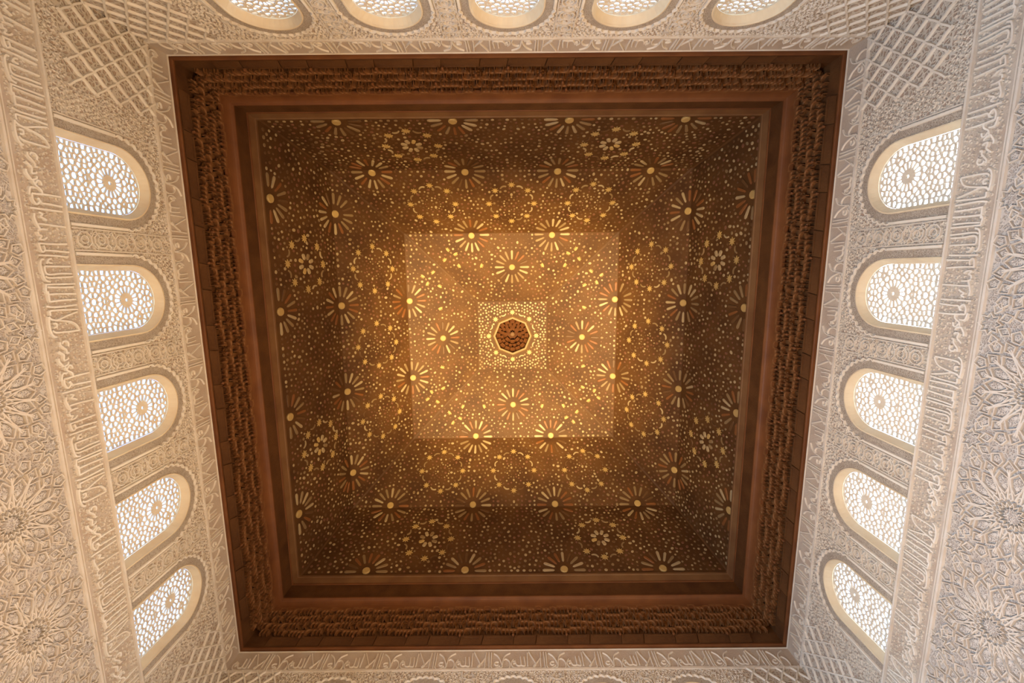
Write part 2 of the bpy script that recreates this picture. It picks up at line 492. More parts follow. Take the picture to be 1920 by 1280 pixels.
g_rim = piece('border_kite_boss', [(-0.05, 0), (0, -0.07), (0.05, 0), (0, 0.07)], 0.018)
sec = 2 * PI / 16
sA = (0.185 * math.cos(0.10 * sec), 0.185 * math.sin(0.10 * sec)); sB = (0.52 * math.cos(0.56 * sec), 0.52 * math.sin(0.56 * sec))
sL = math.hypot(sB[0] - sA[0], sB[1] - sA[1]); sAng = math.atan2(sB[1] - sA[1], sB[0] - sA[0]); sMid = ((sA[0] + sB[0]) / 2, (sA[1] + sB[1]) / 2)
g_strap = strap('strap', sL)

def build_strapwork(w):
    for cx in (-3.525, -2.115, -0.705, 0.705, 2.115, 3.525):
        cy = -3.41
        put('star_boss', g_star, w, (cx, cy, 0))
        for i in range(16):
            a = i * sec
            put('petal_boss', g_petal, w, (cx, cy, 0), a)
            put('kite_boss', g_kite, w, (cx, cy, 0), a + sec / 2)
            put('outer_kite_boss', g_outer, w, (cx, cy, 0), a + sec / 2)
            if i % 2 == 0 or True:
                q = rot2((0.685, 0), a)
                if cy + q[1] < -2.74: put('pentagon_boss', g_pent, w, (cx, cy, 0), a)
            for s_ in (1, -1):
                p = rot2((sMid[0], s_ * sMid[1]), a)
                put('strap', g_strap, w, (cx + p[0], cy + p[1], 0), a + s_ * sAng)
        put('small_star_boss', g_small, w, (cx + 0.705, -2.86, 0))
        for k in range(4):
            p = rot2((0.2, 0), -PI / 2 + (k - 1.5) * 0.8)
            put('border_kite_boss', g_rim, w, (cx + 0.705 + p[0], -2.86 + p[1] * .9, 0), -(k - 1.5) * -0.8)

walls = {}
side_words = {'left': 'left wall of the hall with five bright screened windows between two lettered bands',
              'right': 'right wall of the hall with five dazzling screened windows and bluish lower stars',
              'back': 'carved wall along the top of the picture with cream window arches',
              'front': 'carved wall along the bottom of the picture, mostly cut off below its lettering'}
for side in WALLS:
    w = put('wall_' + side, wall_me, matrix=wall_matrix(side))
    tag(w, side_words[side], 'wall', 'structure')
    walls[side] = w
    put('carved_scrollwork', scroll_me, w, (0, 0, 0.001), kind='stuff')
    put('moulding', mould_me, w, (0, -0.485, 0)); put('moulding', top_mould_me, w, (0, -0.035, 0))
    if side in ('left', 'right'):
        put('moulding', mould2_me, w, (0, -2.185, 0)); put('moulding', top_mould_me, w, (0, -2.70, 0)); put('moulding', mould2_me, w, (0, -2.75, 0))
    for k in range(-3, 7):
        u = -2.25 + 1.108 * k
        if u > -R + .02 and u + 1.1 < R: put('upper_inscription', up_me, w, (u, 0, 0))
    if side in ('left', 'right'):
        for k in range(-1, 4):
            u = -3.60 + 2.255 * k
            if k == -1:
                continue
            put('lower_inscription', lo_me, w, (u, 0, 0))
        build_strapwork(w)
    for me in rib_mes: put('lattice_rib', me, w)
    for c in (-2.5275, -0.8425, 0.8425, 2.5275): put('medallion_panel', medal_me, w, (c, 0, 0))

# first phrase at the end of the lettered band, cut by the corner
b = MB()
for s in LOWER:
    p = [q for q in smooth_path([(x - 2.255, y) for x, y in s], 4) if q[0] > -R + .03]
    if len(p) > 1: ribbon(b, p, 0.030, 0.030)
lo_cut = b.mesh('lower_inscription', 'letter')
b = MB()
for s in LOWER:
    p = [q for q in smooth_path([(x + 4 * 2.255, y) for x, y in s], 4) if q[0] < R - .03]
    if len(p) > 1: ribbon(b, p, 0.030, 0.030)
lo_cut2 = b.mesh('lower_inscription', 'letter')
for side in ('left', 'right'):
    put('lower_inscription', lo_cut, walls[side]); put('lower_inscription', lo_cut2, walls[side])

# ------------------------------------------------------------------ windows
SD = -0.13                                   # depth of the pierced screen
SHW, SSP, SSILL = 0.44, -1.275, -2.17
def build_screen():
    outline = list(reversed(arch_pts(SHW, SSP, SSILL - 0.05, 24)))
    seeds = []
    def ringp(cy, r, n, a0): return [(r * math.sin(a0 + 2 * PI * i / n), cy + r * math.cos(a0 + 2 * PI * i / n)) for i in range(n)]
    RC, QC = -1.33, -1.85
    solid = [(0, RC)]
    seeds += [(0, RC)]
    seeds += ringp(RC, 0.165, 16, 0) + ringp(RC, 0.265, 16, PI / 16) + ringp(RC, 0.325, 20, 0)
    seeds += [(0, QC)] + ringp(QC, 0.10, 8, PI / 8) + ringp(QC, 0.178, 12, 0)
    rr = random.Random(11)
    def ok(p, d):
        return all((p[0] - q[0]) ** 2 + (p[1] - q[1]) ** 2 > d * d for q in seeds)
    seeds = [p for i, p in enumerate(seeds) if abs(p[0]) < SHW - 0.02]
    for d in (0.074, 0.066, 0.058):
        for _ in range(2500):
            x = rr.uniform(0.0, SHW - 0.02); y = rr.uniform(SSILL - 0.03, SSP + SHW - 0.03)
            if y > SSP and math.hypot(x, y - SSP) > SHW - 0.028: continue
            if x < 0.028: x = 0.0
            if math.hypot(x, y - RC) < 0.335 or math.hypot(x, y - QC) < 0.20: continue
            if ok((x, y), d):
                seeds.append((x, y))
                if x > 0: seeds.append((-x, y))
    mbs = MB()
    zf, zb = 0.012, -0.012
    for i, p in enumerate(seeds):
        poly = outline
        near = sorted((q for j, q in enumerate(seeds) if j != i), key=lambda q: (q[0] - p[0]) ** 2 + (q[1] - p[1]) ** 2)[:22]
        if p == (0, RC): near = sorted((q for j, q in enumerate(seeds) if j != i), key=lambda q: (q[0] - p[0]) ** 2 + (q[1] - p[1]) ** 2)[:34]
        for q in near:
            a, b_ = q[0] - p[0], q[1] - p[1]
            poly = clip_half(poly, a, b_, (q[0] ** 2 + q[1] ** 2 - p[0] ** 2 - p[1] ** 2) / 2)
            if len(poly) < 3: break
        if len(poly) < 3: continue
        # drop very short edges
        pp = [poly[0]]
        for q in poly[1:]:
            if math.hypot(q[0] - pp[-1][0], q[1] - pp[-1][1]) > 0.004: pp.append(q)
        poly = pp
        n = len(poly)
        cx = sum(q[0] for q in poly) / n; cy = sum(q[1] for q in poly) / n
        inr = 9
        for k in range(n):
            q, r = poly[k], poly[(k + 1) % n]
            l = math.hypot(r[0] - q[0], r[1] - q[1]) or 1e-6
            inr = min(inr, abs((r[0] - q[0]) * (cy - q[1]) - (r[1] - q[1]) * (cx - q[0])) / l)
        f = 1 - 0.0078 / max(inr, 1e-4)
        outer = []; inner = []
        for k in range(n):
            q, r = poly[k], poly[(k + 1) % n]
            mid = ((q[0] + r[0]) / 2, (q[1] + r[1]) / 2)
            outer += [q, mid]
            inner += [(cx + (q[0] - cx) * f * 0.95, cy + (q[1] - cy) * f * 0.95), (cx + (mid[0] - cx) * f, cy + (mid[1] - cy) * f)]
        m = len(outer)
        if i == 0 and p == (0, RC): f = 0.30; inner = [(cx + (q[0] - cx) * f, cy + (q[1] - cy) * f) for q in outer]
        if f < 0.3 and i: f = 0.45; inner = [(cx + (q[0] - cx) * f, cy + (q[1] - cy) * f) for q in outer]
        if f < 0.25:
            mbs.add([(*q, zf) for q in outer] + [(*q, zb) for q in outer], [tuple(range(m)), tuple(reversed(range(m, 2 * m)))])
            continue
        vs = [(*q, zf) for q in outer] + [(*q, zf) for q in inner] + [(*q, zb) for q in outer] + [(*q, zb) for q in inner]
        fs = []
        for k in range(m):
            j = (k + 1) % m
            fs += [(k, j, m + j, m + k), (2 * m + j, 2 * m + k, 3 * m + k, 3 * m + j), (m + k, m + j, 3 * m + j, 3 * m + k)]
        mbs.add(vs, fs)
    return mbs.mesh('pierced_screen', 'screen')
screen_me = build_screen()

# reveal between the wall face and the screen, running on outwards behind it
b = MB()
A = arch_pts(HW, SP, SILL); Bq = arch_pts(SHW, SSP, SILL); Cq = arch_pts(SHW + .06, SSP, SILL)
n = len(A)
vs = [(*p, 0.006) for p in A] + [(*p, SD + 0.022) for p in Bq] + [(*p, T) for p in Cq]
fs = [(k, k + 1, n + k + 1, n + k) for k in range(n - 1)] + [(n + k, n + k + 1, 2 * n + k + 1, 2 * n + k) for k in range(n - 1)]
fs += [(n - 1, 0, n, 2 * n - 1), (2 * n - 1, n, 2 * n, 3 * n - 1)]
b.add(vs, fs)
reveal_me = b.mesh('reveal', 'reveal')
b = MB(); ribbon(b, arch_pts(HW + .008, SP, SILL), 0.03, 0.02); edge_me = b.mesh('arch_edge', 'reveal')
# dark diaper band
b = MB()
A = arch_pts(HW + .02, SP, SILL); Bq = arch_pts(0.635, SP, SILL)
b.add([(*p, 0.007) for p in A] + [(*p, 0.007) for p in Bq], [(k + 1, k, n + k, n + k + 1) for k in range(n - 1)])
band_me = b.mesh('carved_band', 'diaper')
# scalloped border over the arch
b = MB(); pts = []
NL = 17
for i in range(NL * 6 + 1):
    a = PI - PI * i / (NL * 6)
    r = 0.640 + 0.034 * abs(math.sin(NL * (PI - a)))
    pts.append((r * math.cos(a), SP + r * math.sin(a)))
ribbon(b, pts, 0.028, 0.035)
scal_me = b.mesh('scalloped_border', 'letter')
b = MB(); ribbon(b, [(0, SILL + .02), (0, SP)], 0.05, 0.03); jamb_me = b.mesh('jamb_moulding', 'letter')
b = MB(); ribbon(b, [(0, SILL + .02), (0, -0.47)], 0.022, 0.02); alfiz_me = b.mesh('frame_moulding', 'relief')
b = MB(); box(b, -HW, HW, SILL - 0.03, SILL, T, 0.02); sill_me = b.mesh('sill', 'plaster')

ordw = ['first', 'second', 'third', 'fourth', 'fifth']
vert = {'left': 'topmost of the five on the left wall|second from the top on the left wall|middle one of the left wall|second from the bottom on the left wall|lowest of the five on the left wall',
        'right': 'lowest of the five on the right wall|second from the bottom on the right wall|middle one of the right wall|second from the top on the right wall|topmost of the five on the right wall',
        'back': 'rightmost along the top wall|second from the right along the top wall|middle one of the top wall|second from the left along the top wall|leftmost along the top wall',
        'front': 'leftmost of the bottom wall|second from the left of the bottom wall|middle one of the bottom wall|second from the right of the bottom wall|rightmost of the bottom wall'}
looks = {'left': 'arched window with white pierced stucco screen, ', 'right': 'arched window with glaring overlit pierced screen, ',
         'back': 'cream arched window head with brownish pierced screen, ', 'front': 'arch head of a screened window, '}
wi = 0
for side in WALLS:
    mw = wall_matrix(side)
    for i, c in enumerate(WC):
        wi += 1
        e = bpy.data.objects.new('window_%d' % wi, None); col.objects.link(e)
        e.matrix_world = mw @ Matrix.Translation((c, 0, 0))
        tag(e, looks[side] + vert[side].split('|')[i], 'window', 'structure', group='screened windows under the cornice')
        put('pierced_screen', screen_me, e, (0, 0, SD))
        put('reveal', reveal_me, e); put('arch_edge', edge_me, e)
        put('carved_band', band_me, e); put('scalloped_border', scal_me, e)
        put('jamb_moulding', jamb_me, e, (-0.655, 0, 0)); put('jamb_moulding', jamb_me, e, (0.655, 0, 0))
        put('frame_moulding', alfiz_me, e, (-0.70, 0, 0)); put('frame_moulding', alfiz_me, e, (0.70, 0, 0))
        put('sill', sill_me, e)

# ------------------------------------------------------------------ cornice (side 0 = the +y side, then turned by quarter turns)
def sweep(profile, m, name, smooth=False):
    """profile: (r inward from the wall, z above the cornice foot); mitred at the corners"""
    b = MB(); vs = []
    for r, z in profile:
        a = R - r
        vs += [(-a, a, z), (a, a, z)]
    fs = [(2 * i, 2 * i + 1, 2 * i + 3, 2 * i + 2) for i in range(len(profile) - 1)]
    b.add(vs, fs)
    return b.mesh(name, m, smooth)
fillet_me = sweep([(0.0, -0.01), (0.055, -0.01), (0.062, 0.0), (0.062, 0.03), (0.05, 0.045)], 'copper', 'edge_fillet')
back_me = sweep([(0.045, 0.03), (0.075, 0.26), (0.08, 0.80), (0.30, 0.80)], 'cornice', 'back_board')
cav = [(0.30, 0.70), (0.345, 0.70)] + [(0.345 + 0.085 * (1 - math.cos(t * PI / 2)), 0.71 + 0.22 * math.sin(t * PI / 2)) for t in [i / 6 for i in range(7)]] + [(0.445, 0.935), (0.445, 0.965), (0.41, 0.975)]
cav_me = sweep(cav, 'copper', 'cavetto')
frieze_me = sweep([(0.41, 0.97), (0.405, 1.18), (0.41, 1.40)], 'cornice', 'frieze')
line_me = sweep([(0.41, 1.40), (0.43, 1.405), (0.43, 1.43), (0.415, 1.44)], 'copper', 'frieze_moulding')
beam_me = sweep([(0.415, 1.44), (0.455, 1.60), (0.475, 1.61), (0.475, 1.66), (0.40, 1.67)], 'beam', 'beam')

MOD = 2 * R / 10
def board_mesh(w):
    b = MB()
    # a tablet leaning on the back board: outer face between r and z
    def P(u, s, n):      # s: 0 at the foot .. 1 at the head, n: proud
        r = 0.055 + 0.035 * s + n; z = 0.05 + 0.19 * s
        sk = 0.035 * s
        return (u + sk, -r, z)
    g = 0.008
    vs = [P(-w / 2 + g, 0, 0.0), P(w / 2 - g, 0, 0.0), P(w / 2 - g, 1, 0.0), P(-w / 2 + g, 1, 0.0),
          P(-w / 2 + g, 0, 0.016), P(w / 2 - g, 0, 0.016), P(w / 2 - g, 1, 0.016), P(-w / 2 + g, 1, 0.016)]
    b.add(vs, [(4, 5, 6, 7), (0, 1, 5, 4), (1, 2, 6, 5), (2, 3, 7, 6), (3, 0, 4, 7)])
    # small ledge near its head
    vs = [P(-w / 2 + .06, 0.72, 0.016), P(w / 2 - .06, 0.72, 0.016), P(w / 2 - .06, 0.84, 0.016), P(-w / 2 + .06, 0.84, 0.016),
          P(-w / 2 + .06, 0.72, 0.034), P(w / 2 - .06, 0.72, 0.034), P(w / 2 - .06, 0.84, 0.034), P(-w / 2 + .06, 0.84, 0.034)]
    b.add(vs, [(4, 5, 6, 7), (0, 1, 5, 4), (1, 2, 6, 5), (2, 3, 7, 6), (3, 0, 4, 7)])
    return b.mesh('cornice_board', 'cornice')
board_a, board_b = board_mesh(0.47), board_mesh(0.66)

CW = MOD / 7
def cell_mesh(kind, d=0.074, H=0.150):
    """one hanging block with small arched niches; local x along the wall, y = -inward, z up, origin at its outer foot"""
    b = MB()
    w = CW * 0.97
    arches = {'niche': [(-0.25, 0.185), (0.25, 0.185)], 'drop': [(-0.27, 0.16), (0.27, 0.16)], 'cup': [(0.0, 0.36)]}[kind]
    na = 8
    x0 = -w / 2
    edges = [x0]
    for k in range(len(arches) - 1): edges.append((arches[k][0] + arches[k + 1][0]) / 2 * w)
    edges.append(w / 2)
    for k, (c, hw) in enumerate(arches):
        c *= w; hw *= w
        ah = 0.105 if kind != 'cup' else 0.125
        spz = ah - hw * 1.15
        arc = [(c - hw, 0.0)] + [(c - hw * math.cos(PI * t / na), spz + hw * 1.15 * math.sin(PI * t / na)) for t in range(na + 1)] + [(c + hw, 0.0)]
        n = len(arc)
        # rim: the arch eased out to a chamfered front edge, then the face around it
        front = [(c + (p[0] - c) * 1.22, -d, p[1] * 1.10) for p in arc]
        mid = [(p[0], -d + 0.014, p[1]) for p in arc]
        back = [(c + (p[0] - c) * 0.85, 0.03, p[1] * 0.95 + 0.02) for p in arc]
        vs = front + mid + back
        fs = [(q, q + 1, n + q + 1, n + q) for q in range(n - 1)] + [(n + q, n + q + 1, 2 * n + q + 1, 2 * n + q) for q in range(n - 1)]
        fs.append(tuple(range(2 * n, 3 * n)))
        b.add(vs, fs)
        e0, e1 = edges[k], edges[k + 1]
        outer = []
        for q in range(n):
            if q == 0: outer.append((e0, -d, 0.0))
            elif q == n - 1: outer.append((e1, -d, 0.0))
            else:
                f = (q - 1) / (n - 3)
                outer.append((e0, -d, H * f * 4) if f < .25 else ((e1, -d, H * (1 - f) * 4) if f > .75 else (e0 + (e1 - e0) * (f - .25) * 2, -d, H)))
        b.add(front + outer, [(q + 1, q, n + q, n + q + 1) for q in range(n - 1)])
        # feet left and right of the niche
        for a0, a1, fr in ((e0, front[0][0], arc[0][0]), (front[-1][0], e1, arc[-1][0])):
            b.add([(a0, -d, 0), (a1, -d, 0), (a1, 0, 0), (a0, 0, 0)], [(0, 1, 2, 3)])
    if kind == 'drop':
        s = 0.024
        b.add([(-s, -d, 0), (s, -d, 0), (s, -d + 2 * s, 0), (-s, -d + 2 * s, 0), (0, -d + s, -0.045)], [(0, 1, 4), (1, 2, 4), (2, 3, 4), (3, 0, 4)])
    # sides and head
    b.add([(x0, -d, 0), (x0, 0, 0), (x0, 0, H), (x0, -d, H), (-x0, -d, 0), (-x0, 0, 0), (-x0, 0, H), (-x0, -d, H)],
          [(0, 1, 2, 3), (5, 4, 7, 6), (3, 2, 6, 7)])
    return b.mesh('muqarnas_cell', 'cell')
CELLS = {k: cell_mesh(k) for k in ('niche', 'cup', 'drop')}
PAT = [['drop', 'cup', 'niche', 'cup', 'niche', 'cup', 'niche'],
       ['cup', 'niche', 'cup', 'drop', 'cup', 'niche', 'cup'],
       ['niche', 'drop', 'cup', 'cup', 'cup', 'drop', 'niche'],
       ['drop', 'cup', 'niche', 'cup', 'niche', 'cup', 'niche']]
ZOF = [[-.035, 0, .02, .035, .02, 0, -.025], [.03, .01, -.02, -.04, -.02, .01, .03], [-.03, .01, .03, .0, .03, .01, -.03], [.035, .0, -.03, .03, -.03, 0, .03]]
ROWS = [(0.080, 0.245), (0.146, 0.362), (0.212, 0.478), (0.276, 0.592)]
trim_lab = {0: 'dark wooden cornice with hanging carved cells along the bottom of the ceiling',
            1: 'dark wooden cornice with hanging carved cells along the left of the ceiling',
            2: 'lighter brown wooden cornice with hanging carved cells along the top of the ceiling',
            3: 'dark wooden cornice with hanging carved cells along the right of the ceiling'}
# quarter turns: 0 -> +y (bottom of the picture), 1 -> -x (left), 2 -> -y (top), 3 -> +x (right)
for k in range(4):
    t = bpy.data.objects.new('trim_%d' % (k + 1), None); col.objects.link(t)
    t.location = (0, 0, ZC); t.rotation_euler = (0, 0, k * PI / 2)
    tag(t, trim_lab[k], 'cornice', 'structure')
    for nm, me in (('edge_fillet', fillet_me), ('back_board', back_me), ('cavetto', cav_me), ('frieze', frieze_me), ('frieze_moulding', line_me), ('beam', beam_me)):
        put(nm, me, t)
    for i in range(10):
        u = -R + (i + .5) * MOD
        for du, me, w in ((-0.335, board_a, .47), (0.235, board_b, .66)):
            if abs(u + du) + w / 2 < R - 0.08: put('cornice_board', me, t, (u + du, R, 0))
    for j, (r0, z0) in enumerate(ROWS):
        half = R - r0 - 0.01
        off = 0.5 * (j % 2)
        for i in range(-36, 37):
            u = (i + off) * CW
            if abs(u) + CW / 2 > half: continue
            q = i % 7
            put('muqarnas_cell', CELLS[PAT[j][q]], t, (u, R - r0, z0 + ZOF[j][q]))

# ------------------------------------------------------------------ wooden ceiling
ceil = bpy.data.objects.new('ceiling', None); col.objects.link(ceil)
ceil.location = (0.045, 0, ZC)
tag(ceil, 'stepped brown wooden ceiling inlaid with stars, rosettes and a central octagon', 'ceiling', 'structure')
LV = [(5.23, 1.63), (4.65, 3.80), (3.20, 5.43), (1.12, 6.15)]
OCT = 0.567
def frame(t, side):
    a0, h0 = LV[t]; a1, h1 = LV[t + 1]
    ln = math.hypot(a0 - a1, h1 - h0)
    c, s = (a0 - a1) / ln, (h1 - h0) / ln
    cs, sn = [(1, 0), (0, 1), (-1, 0), (0, -1)][side]
    def F(u, v, n=0.0):
        x, y, z = u, a0 - c * v - s * n, h0 + s * v - c * n
        return (x * cs - y * sn, x * sn + y * cs, z)
    return F, ln
panels = {}
for t in range(3):
    F, ln = frame(t, 0)
    a0, a1 = LV[t][0], LV[t + 1][0]
    b = MB()
    vs = []; NU, NV = 8, 3
    for j in range(NV + 1):
        a = a0 + (a1 - a0) * j / NV
        for i in range(NU + 1): vs.append(F(-a + 2 * a * i / NU, ln * j / NV))
    fs = [(j * (NU + 1) + i, j * (NU + 1) + i + 1, (j + 1) * (NU + 1) + i + 1, (j + 1) * (NU + 1) + i) for j in range(NV) for i in range(NU)]
    b.add(vs, fs)
    # thickness behind
    b.add([F(-a0, 0, -.08), F(a0, 0, -.08), F(a1, ln, -.08), F(-a1, ln, -.08)], [(3, 2, 1, 0)])
    # hip batten on one edge and lower rail
    me = b.mesh('ceiling_panel', 'wood')
    for k in range(4):
        panels[t, k] = put('ceiling_panel', me, ceil, rotz=k * PI / 2)
    b = MB()
    p0, p1 = Vector(F(-a0, 0, 0)), Vector(F(-a1, ln, 0))
    dd = (p1 - p0).normalized(); sd = Vector((1, 1, 0)).normalized() * 0.0 + Vector((-dd.y, dd.x, 0)).normalized() * 0.025
    dn = dd.cross(sd).normalized() * 0.02
    if dn.z > 0: dn = -dn
    vs = [p0 - sd, p0 + sd, p1 + sd, p1 - sd]; vs += [v + dn for v in vs]
    b.add(vs, [(4, 5, 6, 7), (0, 1, 5, 4), (1, 2, 6, 5), (2, 3, 7, 6), (3, 0, 4, 7)])
    me = b.mesh('hip_batten', 'wood')
    for k in range(4): put('hip_batten', me, ceil, rotz=k * PI / 2)
# flat centre with the octagonal opening
b = MB(); a1, h1 = LV[3]
octp = [(OCT * math.cos(PI * i / 4), OCT * math.sin(PI * i / 4)) for i in range(8)]
sq = []
for i in range(8):
    c, s = math.cos(PI * i / 4), math.sin(PI * i / 4); k = a1 / max(abs(c), abs(s)); sq.append((c * k, s * k))
b.add([(*p, h1) for p in octp] + [(*p, h1) for p in sq], [(i, (i + 1) % 8, 8 + (i + 1) % 8, 8 + i) for i in range(8)])
flat = put('centre_panel', b.mesh('centre_panel', 'wood'), ceil)
b = MB()
for i in range(8):
    j = (i + 1) % 8
    def q(p, f, z): return (p[0] * f, p[1] * f, z)
    vs = [q(octp[i], 0.97, h1 + .02), q(octp[j], 0.97, h1 + .02), q(octp[j], 0.99, h1 - .05), q(octp[i], 0.99, h1 - .05), q(octp[j], 1.08, h1 - .05), q(octp[i], 1.08, h1 - .05), q(octp[j], 1.14, h1 - .002), q(octp[i], 1.14, h1 - .002)]
    b.add(vs, [(0, 1, 2, 3), (3, 2, 4, 5), (5, 4, 6, 7)])
put('octagon_frame', b.mesh('octagon_frame', 'rim'), ceil)
# little cupola with hanging cells
b = MB()
prof = [(1.0, 0.0), (1.0, 0.16), (0.8, 0.42), (0.45, 0.62), (0.12, 0.70), (0.0, 0.71)]
for (f0, z0), (f1, z1) in zip(prof[:-1], prof[1:]):
    for i in range(8):
        j = (i + 1) % 8
        b.add([(octp[i][0] * f0, octp[i][1] * f0, h1 + z0), (octp[j][0] * f0, octp[j][1] * f0, h1 + z0), (octp[j][0] * f1, octp[j][1] * f1, h1 + z1), (octp[i][0] * f1, octp[i][1] * f1, h1 + z1)], [(0, 1, 2, 3)])
cup = put('cupola', b.mesh('cupola', 'cupwood'), ceil)
def cup_cell(w, d, hgt, name):
    b = MB(); nu = 5
    ring = []
    vs = []
    for i in range(nu + 1):
        for j in range(4):
            q = -1 + 2 * i / nu; t = j / 3
            vs.append((w / 2 * q, d * t, 0.045 * math.sqrt(1 - 0.96 * q * q) * (1 - .3 * t) + hgt * 0.45 * t))
    fs = [(i * 4 + j, (i + 1) * 4 + j, (i + 1) * 4 + j + 1, i * 4 + j + 1) for i in range(nu) for j in range(3)]
    o = len(vs)
    vs += [(v[0], v[1], hgt) for v in vs[:o]]
    bd = [i * 4 for i in range(nu + 1)]
    for a_, c_ in zip(bd[:-1], bd[1:]): fs.append((c_, a_, a_ + o, c_ + o))
    for q in (0, nu):
        for j in range(3): fs.append((q * 4 + j, q * 4 + j + 1, q * 4 + j + 1 + o, q * 4 + j + o))
    b.add(vs, fs)
    return b.mesh(name, 'cupwood')
for nn, rr_, zz, w, d in ((16, 0.40, 0.05, 0.16, 0.12), (16, 0.30, 0.16, 0.12, 0.12), (8, 0.18, 0.28, 0.15, 0.12)):
    me = cup_cell(w * 0.95, d, 0.2, 'cupola_cell')
    for i in range(nn):
        a = 2 * PI * (i + 0.5 * (nn == 16 and rr_ < .35)) / nn
        put('cupola_cell', me, cup, (rr_ * math.cos(a), rr_ * math.sin(a), h1 + zz), a - PI / 2)
b = MB(); prism(b, star_poly(8, 0.10, 0.07), -0.05, 0.7)
put('cupola_boss', b.mesh('cupola_boss', 'beam'), cup, (0, 0, h1 + 0.40))

# inlay -------------------------------------------------------------
INL = ['bone', 'pale', 'pink', 'tan', 'gold', 'orange']
WT = [0, 0, 0, 1, 1, 1, 2, 2, 2, 3, 3, 3, 3]
PETAL_COL = [0, 1, 1, 5, 5, 3, 0, 1]
singles = []        # (score, kind, tier, side, poly, h, material)
stuff = MB()
def cap_poly(l, w):     # elongated piece with rounded ends, along x
    return [(-l / 2, -w * .25), (-l / 2 + w * .4, -w / 2), (l / 2 - w * .4, -w / 2), (l / 2, -w * .25), (l / 2, w * .25), (l / 2 - w * .4, w / 2), (-l / 2 + w * .4, w / 2), (-l / 2, w * .25)]
def place(poly, ang, u, v):
    return [(u + q[0], v + q[1]) for q in (rot2(p, ang) for p in poly)]
PETAL = [(0.235, 0), (0.27, -0.026), (0.49, -0.037), (0.53, -0.018), (0.53, 0.018), (0.49, 0.037), (0.27, 0.026)]
DAISY = [(0.10, 0), (0.13, -0.042), (0.23, -0.045), (0.255, -0.02), (0.255, 0.02), (0.23, 0.045), (0.13, 0.042)]
CRES = [(math.cos(a) * .12, math.sin(a) * .12 - .09) for a in [math.radians(35 + 11 * i) for i in range(11)]] + [(math.cos(a) * .095, math.sin(a) * .075 - .085) for a in [math.radians(145 - 11 * i) for i in range(11)]]
def add_single(kind, t, side, poly, h, mi):
    F, ln = frame(t, side)
    cu = sum(p[0] for p in poly) / len(poly); cv = sum(p[1] for p in poly) / len(poly)
    P = Vector(F(cu, cv, 0)) + Vector((0.045, 0, ZC)); Nn = Vector(F(cu, cv, 1)) - Vector(F(cu, cv, 0))
    d = CAM - P
    singles.append((abs(Nn.normalized().dot(d.normalized())) / d.length_squared, kind, t, side, poly, h, mi))

